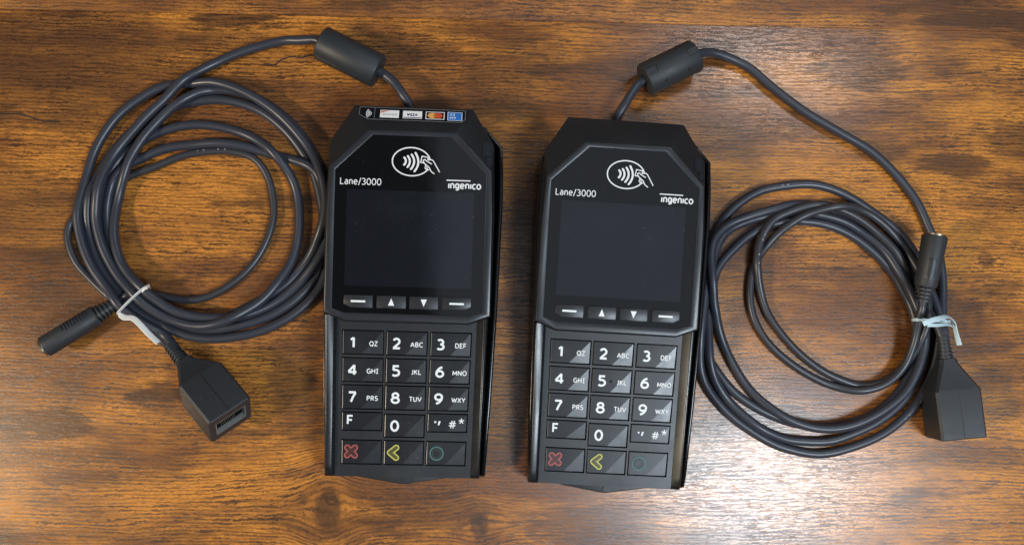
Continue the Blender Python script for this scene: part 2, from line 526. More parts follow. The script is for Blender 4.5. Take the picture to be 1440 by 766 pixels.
stain_shade_px = [(228, 556, 52, 16, .85), (60, 600, 75, 26, .7), (330, 28, 70, 16, .8), (90, 40, 160, 40, .45), (300, 70, 120, 30, .45), (420, 540, 46, 90, .55),  # wood stains, plus shade painted left of and between the terminals
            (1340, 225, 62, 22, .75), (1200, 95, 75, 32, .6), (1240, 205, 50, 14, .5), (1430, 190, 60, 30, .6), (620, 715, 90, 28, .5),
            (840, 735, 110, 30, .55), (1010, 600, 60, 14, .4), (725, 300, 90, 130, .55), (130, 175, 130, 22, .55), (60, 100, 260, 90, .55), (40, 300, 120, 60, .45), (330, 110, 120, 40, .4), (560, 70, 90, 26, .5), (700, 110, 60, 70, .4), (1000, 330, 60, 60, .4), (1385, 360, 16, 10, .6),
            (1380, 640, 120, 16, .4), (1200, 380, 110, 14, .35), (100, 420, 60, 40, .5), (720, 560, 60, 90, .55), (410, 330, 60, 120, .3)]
S_main = [(*px(u, v), a * MM / 2.72, b * MM / 2.72, m) for u, v, a, b, m in stain_shade_px]
K_main = [(*px(463, 716), 0.0082, 0.0125, 0.75), (*px(676, 738), 0.0060, 0.0075, 0.6)]
S_top = [(*px(1400, 22), 0.045, 0.006, .8), (*px(1300, 8), 0.03, 0.004, .6), (*px(930, 5), 0.02, 0.006, .5)]
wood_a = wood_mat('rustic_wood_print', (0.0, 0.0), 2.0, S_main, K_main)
wood_b = wood_mat('rustic_wood_print_upper', (1.7, 0.9), 9.0, S_top, [], 0.9)
TABLE_RZ = math.radians(-0.5)
bm = bmesh.new()
box(bm, -700, 760, -470, 470, -24, -3.05)
table = obj('table_top', bm, M['well'])
tag(table, 'brown rustic wood table top with long horizontal boards', 'table', kind='structure')
table.rotation_euler = (0, 0, TABLE_RZ)
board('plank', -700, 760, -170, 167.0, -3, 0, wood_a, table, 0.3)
board('plank', -700, 760, 167.12, 470, -3, -0.04, wood_b, table, 0.3)
board('plank', -700, 760, -470, -170.12, -3, -0.02, wood_b, table, 0.3)

M['crack'] = plastic('dark_crack', (0.020, 0.010, 0.006), 0.6)
for cr in ([(372, 90), (386, 92), (396, 84), (408, 80), (424, 81), (440, 78)], [(0, 160), (28, 160), (44, 165), (62, 171), (84, 172)]):
    bm = bmesh.new()
    pts = [un(u, v, 0) for u, v in cr]
    c_, s_ = math.cos(-TABLE_RZ), math.sin(-TABLE_RZ)
    stroke(bm, [(p.x * c_ - p.y * s_, p.x * s_ + p.y * c_) for p in pts], 0.75, 0.012)
    flat_obj('crack', bm, M['crack'], table)


# ------------------------------------------------------------------ the card terminal (local mm, y up the device)
def zh(y): return 28.6 + 0.092 * y            # head plane
def zk(y): return 24.1 + 0.096 * y            # key tops


def mirror(pts):                                # left half top->bottom ... given right side, close with the left
    return pts + [(-x, *r) for x, *r in reversed(pts)]


OUT = [(29.2, 94.3, 27.0), (40.2, 76.0, 28.6), (41.2, 40.0, 29.8), (40.7, -8.1, 26.6), (30.0, -12.3, 26.2)]
RNG = [(21.0, 80.4), (39.0, 62.4), (39.9, 40.0), (40.1, -7.7), (29.7, -11.7)]
INN = [(18.8, 78.0), (36.5, 61.0), (36.5, 40.0), (36.4, -5.9), (30.2, -7.9)]


def ring(pts, zf, sc=1.0):
    return mirror([(p[0] * sc, p[1], zf(p[1]) if zf else p[2]) for p in pts])


def make_terminal():
    T = empty('card_terminal')
    # lower shell, gloss black, wider on the right where cards are swiped
    base = [(-29.5, 92.8), (33.5, 90.5), (35.4, 87.0), (44.6, 76.6), (45.5, 50), (44.3, -6), (40.7, -88.2), (-38.4, -88.2), (-40.7, -8), (-41.3, 40), (-40.3, 75.5)]
    bm = bmesh.new()
    loft(bm, [[(x * .965, y * .985, 0) for x, y in base], [(x, y, 2.2) for x, y in base], [(x, y, 7.2) for x, y in base]])
    bevel_edges(bm, sharp(40), 0.5, 2)
    obj('lower_shell', bm, M['gloss'], T)
    # head: sloping housing round the display
    bm = bmesh.new()
    o = mirror(OUT)
    loft(bm, [[(x * .985, y * .99, 7.0) for x, y, z in o], [(x, y, z - 1.2) for x, y, z in o], o,
              ring(RNG, lambda y: zh(y) - 0.22, 0.997)], True, False)
    bevel_edges(bm, lambda e: sharp(14)(e) and min(v.co.z for v in e.verts) > 12, 0.35, 2)
    obj('head_housing', bm, M['shell'], T, 25)
    bm = bmesh.new()
    loft(bm, [ring(RNG, lambda y: zh(y) - 1.1), ring(RNG, zh), ring(INN, lambda y: zh(y) - 0.25), ring(INN, lambda y: zh(y) - 1.1, .998)], False, False)
    bevel_edges(bm, sharp(30), 0.28, 2)
    obj('bezel', bm, M['bezel'], T, 25)
    # black window
    bm = bmesh.new()
    zg = lambda y: zh(y) - 0.75
    loft(bm, [ring(INN, lambda y: zg(y) - 0.8, .9985), ring(INN, zg, .9985)])
    G = obj('display_glass', bm, M['glass'], T)
    bm = bmesh.new()
    poly(bm, [(-30.7, 51.6), (30.7, 51.6), (30.8, 5.2), (-30.8, 5.2)], lambda x, y: zg(y) + 0.03)
    flat_obj('screen', bm, M['screen'], G)
    zp = lambda x, y: zg(y) + 0.05
    # tap-to-pay symbol: oval, four waves, a hand holding a card
    bm = bmesh.new()
    s = 1 / 40.6
    q = lambda u, v: ((u - 455) * s + 0.0, 65.8 - (v - 366) * s * 1.02 - 0.012 * (u - 455) * s)
    ov = [q(455 + 375 * math.cos(a), 366 + 270 * math.sin(a)) for a in [math.radians(32 + k * (316 / 47)) for k in range(48)]]
    stroke(bm, ov, 0.62, zp)
    flat_obj('tap_oval', bm, M['print'], G)
    waves = [((312, 292), (345, 360), (312, 432)), ((382, 262), (424, 365), (380, 472)), ((455, 230), (508, 368), (448, 508)), ((530, 195), (590, 375), (520, 548))]
    for a, b, c in waves:
        bm = bmesh.new()
        pts = []
        for i in range(11):
            t = i / 10
            k0, k1, k2 = (1 - t) ** 2, 2 * t * (1 - t), t * t
            m = (2 * b[0] - (a[0] + c[0]) / 2, 2 * b[1] - (a[1] + c[1]) / 2)
            pts.append(q(k0 * a[0] + k1 * m[0] + k2 * c[0], k0 * a[1] + k1 * m[1] + k2 * c[1]))
        stroke(bm, pts, 0.98, zp)
        flat_obj('tap_wave', bm, M['print'], G)
    hand = [[(690, 378), (638, 372), (660, 252), (785, 272), (775, 318)],
            [(850, 392), (760, 345), (715, 312), (688, 325), (690, 360), (722, 398), (800, 455), (850, 540), (905, 575)],
            [(778, 318), (850, 310), (885, 335), (945, 430), (1010, 535)],
            [(722, 398), (738, 440), (722, 470), (742, 500), (790, 512), (828, 500)], [(738, 440), (775, 470)], [(742, 480), (782, 495)]]
    bm = bmesh.new()
    for i, h in enumerate(hand):
        stroke(bm, [q(*p) for p in h], 0.50 if i < 3 else 0.36, lambda x, y, i=i: zp(x, y) + 0.006 * i)
    flat_obj('tap_hand', bm, M['print'], G)
    b = place_flat(text_bm('Lane/3000', 3.35, 0.125, 0.92, space=.15), -24.2, 55.5, lambda x, y: zg(y) + 0.05)
    flat_obj('model_lettering', b, M['print'], G)
    b = place_flat(text_bm('ingenico', 3.7, 0.175, 0.92, space=.135), 26.1, 55.2, lambda x, y: zg(y) + 0.05)
    flat_obj('maker_lettering', b, M['print'], G)
    bm = bmesh.new()
    poly(bm, [(17.3, 57.75), (28.9, 57.75), (28.9, 57.2), (17.3, 57.2)], zp)
    flat_obj('maker_bar', bm, M['print'], G)
    # four function keys along the foot of the window
    fx = [(-30.8, -16.8), (-14.9, -0.7), (1.0, 14.9), (17.0, 30.9)]
    for i, (a, c) in enumerate(fx):
        bm = bmesh.new()
        y1, y0 = 0.7, -5.4
        pts = [(a, y1), (c, y1), (c, y0), (a, y0)]
        if i == 0: pts = [(a, y1), (c, y1), (c, y0), (a + 3.2, y0), (a, y0 + 1.7)]
        if i == 3: pts = [(a, y1), (c, y1), (c, y0 + 1.7), (c - 3.2, y0), (a, y0)]
        zt = lambda y: zg(y) + 1.0
        loft(bm, [[(x, y, zg(y) - 0.3) for x, y in pts], [(x, y, zt(y)) for x, y in pts]])
        bevel_edges(bm, lambda e: min(v.co.z - zg(v.co.y) for v in e.verts) > 0.5, 0.32, 2)
        K = obj('function_key', bm, M['plate'], T)
        bm = bmesh.new()
        cx, cy = (a + c) / 2, (y0 + y1) / 2
        zt2 = lambda x, y: zt(y) + 0.04
        if i in (0, 3): poly(bm, [(cx - 3.5, cy + .48), (cx + 3.5, cy + .48), (cx + 3.5, cy - .48), (cx - 3.5, cy - .48)], zt2)
        elif i == 1: poly(bm, [(cx - 1.5, cy - 1.7), (cx + 1.5, cy - 1.7), (cx, cy + 1.8)], zt2)
        else: poly(bm, [(cx - 1.5, cy + 1.7), (cx + 1.5, cy + 1.7), (cx, cy - 1.8)], zt2)
        flat_obj('key_icon', bm, M['key_print'], K)
    # keypad body with raised flanks
    bm = bmesh.new()
    loops = []
    for y, cr in ((-9.0, 1.0), (-50, 1.0), (-82.0, 1.0), (-86.5, .55), (-88.0, 0.0)):
        t = (-9 - y) / 79.0
        L = 40.3 - 2.0 * t; Rr = 39.4 - 1.7 * t
        e = 34.4 - 0.9 * t
        zz = zk(y)
        pl = zz - 0.35
        loops.append([(-L, y, 6.9), (-L, y, zz + 1.4 * cr), (-L + .9, y, zz + 2.6 * cr), (-e - 1.3, y, zz + 2.0 * cr), (-e, y, pl),
                      (e - .3, y, pl), (e + 3.2, y, zz + 2.8 * cr), (Rr - .6, y, zz + 2.8 * cr), (Rr, y, zz + 1.8 * cr), (Rr, y, 6.9)])
    rows = [[bm.verts.new(p) for p in lp] for lp in loops]
    n = len(rows[0])
    for a, b2 in zip(rows, rows[1:]):
        for i in range(n):
            if i == 4: continue                                  # the key plate closes this
            bm.faces.new((a[i], a[(i + 1) % n], b2[(i + 1) % n], b2[i]))
    bm.faces.new(rows[0]); bm.faces.new(rows[-1])
    bevel_edges(bm, lambda e: sharp(22)(e) and min(v.co.z for v in e.verts) > 8, 0.42, 3)
    obj('keypad_housing', bm, M['rail'], T, 30)
    # keys: three tapering columns
    def cxs(c, y):                                                # left and right edge of column c at y
        t = (-16.5 - y) / 65.0
        a = [-31.3 + 1.05 * t, -9.8 + .2 * t, 11.9 - .75 * t][c]
        w = 19.75 - .65 * t
        return a, a + w
    R1, R2, R3, R4s, R4, R5 = (-16.5, -27.9), (-29.9, -41.4), (-43.2, -54.7), (-56.5, -65.2), (-57.2, -68.2), (-70.2, -81.7)
    cols = [[R1, R2, R3, R4s, R5], [R1, R2, R3, R4, R5], [R1, R2, R3, R4s, R5]]
    g = 0.42
    bm = bmesh.new()
    pz = lambda y: zk(y) - 0.33
    edge = lambda y: 34.4 - 0.9 * ((-9 - y) / 79.0)
    YT, YB = -9.5, -88.0
    def quad(p):
        return bm.faces.new([bm.verts.new((x, y, pz(y) - d)) for x, y, d in p])
    def strip(fl, fr):                                            # a full-height strip between two x-functions
        ys = [YT + (YB - YT) * i / 12 for i in range(13)]
        for a, b2 in zip(ys, ys[1:]): quad([(fl(a), a, 0), (fr(a), a, 0), (fr(b2), b2, 0), (fl(b2), b2, 0)])
    strip(lambda y: -edge(y), lambda y: cxs(0, y)[0] - g)
    strip(lambda y: cxs(0, y)[1] + g, lambda y: cxs(1, y)[0] - g)
    strip(lambda y: cxs(1, y)[1] + g, lambda y: cxs(2, y)[0] - g)
    strip(lambda y: cxs(2, y)[1] + g, lambda y: edge(y) - .3)
    for c in range(3):
        lo = lambda y: cxs(c, y)[0] - g
        hi = lambda y: cxs(c, y)[1] + g
        ys = [YT] + [v for r in cols[c] for v in (r[0] + g, r[1] - g)] + [YB]
        for i in range(0, len(ys), 2):
            a, b2 = ys[i], ys[i + 1]
            quad([(lo(a), a, 0), (hi(a), a, 0), (hi(b2), b2, 0), (lo(b2), b2, 0)])
        for r in cols[c]:                                         # walls of each well
            a, b2 = r[0] + g, r[1] - g
            cs = [(lo(a), a), (hi(a), a), (hi(b2), b2), (lo(b2), b2)]
            for i in range(4):
                p, p2 = cs[i], cs[(i + 1) % 4]
                quad([(*p, 0), (*p2, 0), (*p2, 2.2), (*p, 2.2)])
    bmesh.ops.remove_doubles(bm, verts=bm.verts, dist=1e-4)
    PLT = obj('key_plate', bm, M['plate'], T, 20)
    bm = bmesh.new()
    poly(bm, [(-33, -12), (33, -12), (32, -86), (-32, -86)], lambda x, y: pz(y) - 2.1)
    flat_obj('well_floor', bm, M['well'], PLT)
    legends = [['1', '4', '7', 'F', 'x'], ['2', '5', '8', '0', '<'], ['3', '6', '9', '#*', 'o']]
    letters = [['QZ', 'GHI', 'PRS', '', ''], ['ABC', 'JKL', 'TUV', '', ''], ['DEF', 'MNO', 'WXY', '', '']]
    for c in range(3):
        for r, (ya, yb) in enumerate(cols[c]):
            (la, ra), (lb, rb) = cxs(c, ya), cxs(c, yb)
            mx = la + (ra - la) * 0.47
            bm = bmesh.new()
            zt = lambda x, y: zk(y) + 0.12
            top = [(la, ya), (ra, ya), (rb, yb), (mx, yb), (lb, yb)]
            V0 = [bm.verts.new((x, y, zk(y) - 2.3)) for x, y in top]
            V1 = [bm.verts.new((x, y, zt(x, y) - (0.85, 0.40, 0.0)[(2, 0).index(i) if i in (2, 0) else 2])) for i, (x, y) in enumerate(top)]
            for i in range(5):
                j = (i + 1) % 5
                bm.faces.new((V0[i], V0[j], V1[j], V1[i]))
            bm.faces.new((V1[0], V1[1], V1[3], V1[4])); bm.faces.new((V1[1], V1[2], V1[3])); bm.faces.new(V0)
            tops = set(V1)
            bevel_edges(bm, lambda e: e.verts[0] in tops and e.verts[1] in tops and e.calc_face_angle(0) > 0.6, 0.3, 2)
            K = obj('key', bm, M['key'], T, 4)
            x0 = la * .5 + lb * .5
            yc = (ya + yb) / 2
            z1 = lambda x, y: zk(y) + 0.17
            z2 = lambda x, y: zk(y) + 0.20
            z3 = lambda x, y: zk(y) + 0.23
            lg = legends[c][r]
            if lg in '1234567890F':
                hgt = 4.9 if lg == 'F' else 5.7
                b = place_flat(text_bm(lg, hgt, 0.185, 1.0), x0 + (3.9 if lg == 'F' else 4.9), yc + (0.6 if lg == 'F' else -0.1), z1)
                flat_obj('legend', b, M['key_print'], K)
            elif lg == '#*':
                bm = bmesh.new()
                poly(bm, [(x0 + 3.3, yc + .9), (x0 + 4.2, yc + .9), (x0 + 4.2, yc), (x0 + 3.3, yc)], z1)
                poly(bm, [(x0 + 5.4, yc + .9), (x0 + 6.4, yc + .9), (x0 + 5.8, yc - 1.1), (x0 + 5.0, yc - 1.1)], z1)
                flat_obj('legend', bm, M['key_print'], K)
                b = place_flat(text_bm('#', 4.2, 0.13, 1.0), x0 + 12.2, yc - 0.6, z1)
                flat_obj('legend', b, M['key_print'], K)
                bm = bmesh.new()
                for kk in range(5):
                    a = math.pi / 2 + kk * 2 * math.pi / 5
                    stroke(bm, [(x0 + 16.6, yc + 1.1), (x0 + 16.6 + 1.35 * math.cos(a), yc + 1.1 + 1.35 * math.sin(a))], 0.5, lambda x, y, kk=kk: z1(x, y) + .004 * kk, capn=0)
                flat_obj('legend', bm, M['key_print'], K)
            elif lg == 'x':
                X = x0 + 4.6; Y = yc + 0.2
                for w, m, zf in ((3.1, 'red', z1), (1.75, 'red_dark', z2)):
                    bm = bmesh.new()
                    for i, sg in enumerate((1, -1)):
                        stroke(bm, [(X - 1.9, Y - 1.9 * sg), (X + 1.9, Y + 1.9 * sg)], w, lambda x, y, i=i: zf(x, y) + .006 * i, capn=6)
                    flat_obj('legend', bm, M[m], K)
            elif lg == '<':
                X = x0 + 4.4; Y = yc
                for w, m, zf in ((3.0, 'yellow', z1), (1.7, 'yellow_dark', z2)):
                    bm = bmesh.new()
                    for i, sg in enumerate((1, -1)):
                        stroke(bm, [(X - 1.5, Y), (X + 1.6, Y + 2.5 * sg)], w, lambda x, y, i=i: zf(x, y) + .006 * i, capn=6)
                    flat_obj('legend', bm, M[m], K)
            elif lg == 'o':
                X = x0 + 5.0; Y = yc
                bm = bmesh.new()
                stroke(bm, disc_pts(X, Y, 3.25, 3.25, 30), 0.62, z1, True)
                flat_obj('legend', bm, M['green'], K)
                bm = bmesh.new()
                stroke(bm, disc_pts(X, Y, 2.2, 2.2, 30), 1.4, z1, True)
                flat_obj('legend', bm, M['green_dark'], K)
            lt = letters[c][r]
            if lt:
                b = place_flat(text_bm(lt, 2.5, 0.17, 0.95, space=.21), x0 + 14.7 + (0 if len(lt) == 3 else .3), yc - 0.5, z1)
                flat_obj('letters', b, M['key_print'], K)
            if lg == '5':
                bm = bmesh.new()
                lathe(bm, [(0, .75), (.35, .62), (.5, .3)], 12, Matrix.Translation((x0 + 9.4, yc - .2, zk(yc) + .1)) @ Matrix.Rotation(-math.pi / 2, 4, 'Y'))
                obj('tactile_dot', bm, M['well'], K)
    # wall of the swipe slot on the right, and the thin gloss wall on the left
    def wall(name, pts, th):
        bm = bmesh.new()
        P = [Vector((p[0], p[1])) for p in pts]
        rows = []
        for i, p in enumerate(P):
            d = (P[min(i + 1, len(P) - 1)] - P[max(i - 1, 0)]).normalized()
            nrm = Vector((d.y, -d.x)) * th                         # towards the body for a downward path on the right
            a, b2 = p, p - Vector((-d.y, d.x)) * th
            zt = pts[i][2]
            mid, hv = (a + b2) / 2, (a - b2) / 2
            row = [(a.x, a.y, 6.8)]
            for q in range(9):
                t = math.pi * q / 8
                w2 = mid + hv * math.cos(t)
                row.append((w2.x, w2.y, zt - hv.length + hv.length * math.sin(t)))
            rows.append(row + [(b2.x, b2.y, 6.8)])
        loft(bm, rows)
        return obj(name, bm, M['gloss'], T, 40)
    wall('swipe_wall', [(35.2, 87.0, 23.6), (44.4, 76.6, 24.4), (45.2, 62, 24.6), (45.3, 48, 24.6), (44.7, 20, 23.6), (44.1, -6, 22.4), (42.4, -50, 18.6), (40.9, -82, 15.6), (40.6, -87.0, 13.6), (40.5, -88.1, 9.5)], 2.2)
    wall('side_wall', [(-38.45, -88.1, 9.5), (-38.5, -87, 13.4), (-38.75, -82, 15.6), (-39.9, -50, 19.4), (-41.0, -8, 23.2), (-41.75, 40, 25.0), (-40.9, 74, 24.6)], 0.9)
    # chin under the keypad
    bm = bmesh.new()
    ch = [(-25, -86.5), (-24, -88.4), (-1.5, -91.9), (1.5, -91.9), (22.5, -88.4), (23.5, -86.5)]
    loft(bm, [[(x, y, 5) for x, y in ch], [(x, y, 12.2) for x, y in ch]])
    bevel_edges(bm, lambda e: min(v.co.z for v in e.verts) > 11, 0.5, 2)
    C = obj('chin', bm, M['shell'], T)
    bm = bmesh.new()
    box(bm, -0.3, 3.8, -91.0, -88.2, 12.0, 12.75)
    obj('chin_tab', bm, M['bezel'], C)
    # little square window and notch on the right shoulder of the head
    p0, p1, p2 = Vector((39.0, 62.4, zh(62.4) - .2)), Vector((21.0, 80.4, zh(80.4) - .2)), Vector((40.2, 76.0, 28.6))
    nrm = (p1 - p0).cross(p2 - p0); nrm = nrm if nrm.z > 0 else -nrm
    fz = lambda x, y: p0.z - (nrm.x * (x - p0.x) + nrm.y * (y - p0.y)) / nrm.z
    for (xa, ya, xb, yb) in ((34.6, 77.0, 38.9, 70.2), (36.4, 69.2, 39.1, 65.6)):
        bm = bmesh.new()
        inner = [(xa, ya), (xb, ya), (xb, yb), (xa, yb)]
        cx, cy = (xa + xb) / 2, (ya + yb) / 2
        outer = [(cx + (x - cx) * 1.1 , cy + (y - cy) * 1.1) for x, y in inner]
        loft(bm, [[(x, y, fz(x, y) - .6) for x, y in outer], [(x, y, fz(x, y) + .22) for x, y in outer], [(x, y, fz(x, y) + .22) for x, y in inner], [(x, y, fz(x, y) + .04) for x, y in inner]])
        obj('shoulder_window', bm, M['bezel'], T, 20)
    # cable gland at the back
    bm = bmesh.new()
    lathe(bm, [(0, 4.2), (5, 4.2), (5.6, 3.6), (8.4, 3.2), (8.6, 2.6)], 20, Matrix.Translation((-2.5, 89.5, 11)) @ Matrix.Rotation(math.pi / 2, 4, 'Z'))
    obj('cable_gland', bm, M['rubber'], T)
    return T


def copy_tree(o, parent=None):
    c = o.copy()
    col.objects.link(c)
    c.parent = parent
    for ch in list(o.children): copy_tree(ch, c)
    return c


GRP = 'payment card terminals lying on the table'
term_r = make_terminal()
term_l = copy_tree(term_r)
term_l.location = (-27.24 * MM, 18.53 * MM, 0); term_l.rotation_euler = (0, 0, math.radians(-1.736))
term_r.location = (75.72 * MM, 12.86 * MM, 0); term_r.rotation_euler = (0, 0, math.radians(-3.453))
tag(term_l, 'black card payment terminal with a strip of card logo stickers along its top edge', 'card terminal', GRP)
tag(term_r, 'black card payment terminal without stickers, its head plain above the display', 'card terminal', GRP)


# strip of card-logo stickers, stuck upside down on the back slope of the left terminal
def make_sticker(T):
    zb = lambda x, y: 35.78 - 0.631 * (y - 80.4)
    off = lambda d: (lambda x, y: zb(x, y) + d)
    y1, y0 = 93.2, 86.3
    pts = [(-26.4, y1), (25.4, y1), (25.4, 88.2), (23.6, y0), (-22.0, y0), (-26.4, 89.0)]
    bm = bmesh.new()
    loft(bm, [[(x, y, zb(x, y) - .2) for x, y in pts], [(x, y, zb(x, y) + .42) for x, y in pts]])
    S = obj('logo_sticker', bm, M['sticker'], T, 20)
    bm = bmesh.new()
    stroke(bm, pts, 0.16, off(.45), True)
    stroke(bm, [(-19.0, y1 - .2), (-19.0, y0 + .2)], 0.13, off(.46), capn=0)
    flat_obj('sticker_edge', bm, M['film'], S)
    # tap symbol
    bm = bmesh.new()
    cy = 89.6
    for i, r in enumerate((0.9, 1.75, 2.6, 3.45)):
        a = math.radians(40)
        stroke(bm, [(-20.0 - r * math.cos(t) * 0.85, cy + r * 1.0 * math.sin(t)) for t in [-a + 2 * a * k / 8 for k in range(9)]], 0.45, off(.45), capn=3)
    flat_obj('tap_symbol', bm, M['print'], S)

    def card(name, x0, x1, ya, yb, mat):
        bm = bmesh.new()
        poly(bm, [(x0, ya), (x1, ya), (x1, yb), (x0, yb)], off(.45))
        return flat_obj(name, bm, mat, S)
    ya, yb = 91.9, 87.5
    card('card_logo', -16.3, -7.1, ya, yb, M['card_white'])
    bm = bmesh.new()
    poly(bm, [(-16.0, ya - .25), (-11.5, ya - .25), (-13.5, ya - .95), (-16.0, ya - 1.9)], off(.48))
    flat_obj('logo_wedge', bm, M['card_orange'], S)
    b = place_flat(text_bm('DISCOVER', 1.0, 0.17, 1.0, space=.25), -11.7, 89.4, off(.48), math.pi)
    flat_obj('logo_lettering', b, M['card_grey'], S)
    card('card_logo', -5.2, 4.2, ya, yb, M['card_white'])
    b = place_flat(text_bm('VISA', 1.75, 0.24, 1.0, 0.15, .16), -0.5, 89.7, off(.48), math.pi)
    flat_obj('logo_lettering', b, M['card_navy'], S)
    bm = bmesh.new()
    poly(bm, [(-5.0, yb + .75), (4.0, yb + .75), (4.0, yb + .3), (-5.0, yb + .3)], off(.48))
    flat_obj('logo_bar', bm, M['card_navy'], S)
    card('card_logo', 5.9, 15.2, ya, yb, M['card_white'])
    bm = bmesh.new()
    poly(bm, [(6.3, ya - .35), (14.8, ya - .35), (14.8, yb + .35), (6.3, yb + .35)], off(.48))
    flat_obj('logo_panel', bm, M['sticker'], S)
    for x, m, d in ((12.0, 'mc_red', .51), (9.2, 'mc_yellow', .54)):
        bm = bmesh.new()
        poly(bm, disc_pts(x, 89.7, 2.25, 1.6, 24), off(d))
        flat_obj('logo_disc', bm, M[m], S)
    bm = bmesh.new()
    a = math.acos(1.4 / 2.25)
    poly(bm, disc_pts(9.2, 89.7, 2.25, 1.6, 9, -a, a, True) + disc_pts(12.0, 89.7, 2.25, 1.6, 9, math.pi - a, math.pi + a, True), off(.57))
    flat_obj('logo_disc', bm, M['mc_mid'], S)
    card('card_logo', 16.7, 23.9, 92.1, 87.2, M['card_white'])
    bm = bmesh.new()
    poly(bm, [(17.0, 91.9), (23.6, 91.9), (23.6, 87.4), (17.0, 87.4)], off(.48))
    flat_obj('logo_panel', bm, M['amex_blue'], S)
    b = place_flat(text_bm('AM', 1.5, 0.17, 1.1), 19.3, 88.8, off(.51), math.pi)
    flat_obj('logo_lettering', b, M['print'], S)
    b = place_flat(text_bm('EX', 1.5, 0.17, 1.1), 19.0, 90.6, off(.51), math.pi)
    flat_obj('logo_lettering', b, M['print'], S)


make_sticker(term_l)


# ------------------------------------------------------------------ cords: traced runs, then settled so that strands rest on each other
def spline(ctrl, step=3.0):
    P = [Vector(c) for c in ctrl]
    P = [P[0] * 2 - P[1]] + P + [P[-1] * 2 - P[-2]]
    out = []
    for i in range(1, len(P) - 2):
        p0, p1, p2, p3 = P[i - 1], P[i], P[i + 1], P[i + 2]
        d0, d1, d2 = [max((b - a).length, 1e-3) ** 0.5 for a, b in ((p0, p1), (p1, p2), (p2, p3))]
        m1 = ((p1 - p0) / d0 - (p2 - p0) / (d0 + d1) + (p2 - p1) / d1) * d1
        m2 = ((p2 - p1) / d1 - (p3 - p1) / (d1 + d2) + (p3 - p2) / d2) * d1
        k = max(2, int((p2 - p1).length / 1.0))
        for j in range(k):
            t = j / k
            out.append(p1 * (2 * t ** 3 - 3 * t * t + 1) + m1 * (t ** 3 - 2 * t * t + t) + p2 * (-2 * t ** 3 + 3 * t * t) + m2 * (t ** 3 - t * t))
    out.append(P[-2])
    res = [out[0]]; acc = 0.0
    for a, b in zip(out, out[1:]):
        acc += (b - a).length
        if acc >= step: res.append(b); acc = 0.0
    res.append(out[-1])
    return np.array([tuple(p) for p in res])


def settle(cords, pins, lift, iters=320):
    """cords: [(points Nx3, radius)]; pins: per cord (head, tail) point counts held fixed; lift: (x, y, r, h) raised floor"""
    X = np.concatenate([c[0] for c in cords])
    R = np.concatenate([np.full(len(c[0]), c[1]) for c in cords])
    I = np.concatenate([np.full(len(c[0]), i) for i, c in enumerate(cords)])
    A = np.concatenate([np.arange(len(c[0])) for c in cords])
    fix = np.concatenate([(np.arange(len(c[0])) < pins[i][0]) | (np.arange(len(c[0])) >= len(c[0]) - pins[i][1]) for i, c in enumerate(cords)])
    home = X.copy()
    floor = R + 0.05
    d = np.hypot(X[:, 0] - lift[0], X[:, 1] - lift[1])
    floor = floor + lift[3] * np.clip(1.6 - d / lift[2], 0, 1)
    free = (~fix).astype(float)
    starts = np.cumsum([0] + [len(c[0]) for c in cords])
    for it in range(iters):
        if it % 12 == 0:
            D = np.hypot(X[:, None, 0] - X[None, :, 0], X[:, None, 1] - X[None, :, 1])
            near = (D < 9.0) & ~((I[:, None] == I[None, :]) & (np.abs(A[:, None] - A[None, :]) < 7))
            ii, jj = np.nonzero(np.triu(near, 1))
        dv = X[ii] - X[jj]
        L = np.linalg.norm(dv, axis=1) + 1e-6
        pen = np.maximum(R[ii] + R[jj] + 0.03 - L, 0)
        dirv = dv / L[:, None]
        sg = np.where(np.abs(dirv[:, 2]) > 0.05, np.sign(dirv[:, 2]), np.where(home[ii, 2] >= home[jj, 2], 1.0, -1.0))
        dirv[:, 2] += 0.35 * sg
        dirv[:, :2] *= 0.55
        push = dirv * (pen * 0.45)[:, None]
        mv = np.zeros_like(X)
        np.add.at(mv, ii, push); np.add.at(mv, jj, -push)
        mv = np.clip(mv, -0.8, 0.8)
        grav = 0.10 if it < iters * 0.7 else 0.03
        mv[:, 2] -= grav
        mv[:, :2] += (home[:, :2] - X[:, :2]) * 0.03
        X = X + mv * free[:, None]
        for s0, s1 in zip(starts, starts[1:]):
            seg = X[s0:s1]
            dsp = seg - home[s0:s1] * np.array([1, 1, 0])
            lap = np.zeros_like(dsp)
            lap[1:-1] = (dsp[:-2] + dsp[2:]) / 2 - dsp[1:-1]
            X[s0:s1] = seg + lap * np.array([0.3, 0.3, 0.4]) * free[s0:s1, None]
        X[:, 2] = np.where(fix, X[:, 2], np.maximum(X[:, 2], floor))
    return [X[s0:s1] for s0, s1 in zip(starts, starts[1:])]


def cordmesh(pts, r, n=14):
    P = spline(pts, 2.0)
    bm = bmesh.new()
    tube(bm, [tuple(p) for p in P], r, n)
    return bm


def U(lst): return [un(*p) for p in lst]


def fer(px0, px1, z, r, L=None):
    a, b = un(*px0, z), un(*px1, z)
    return a, b


def axis_matrix(a, b, roll=0.0):
    d = (b - a).normalized()
    up = Vector((0, 0, 1))
    y = up.cross(d).normalized()
    z = d.cross(y)
    m = Matrix(((d.x, y.x, z.x, a.x), (d.y, y.y, z.y, a.y), (d.z, y.z, z.z, a.z), (0, 0, 0, 1)))
    return m @ Matrix.Rotation(roll, 4, 'X')


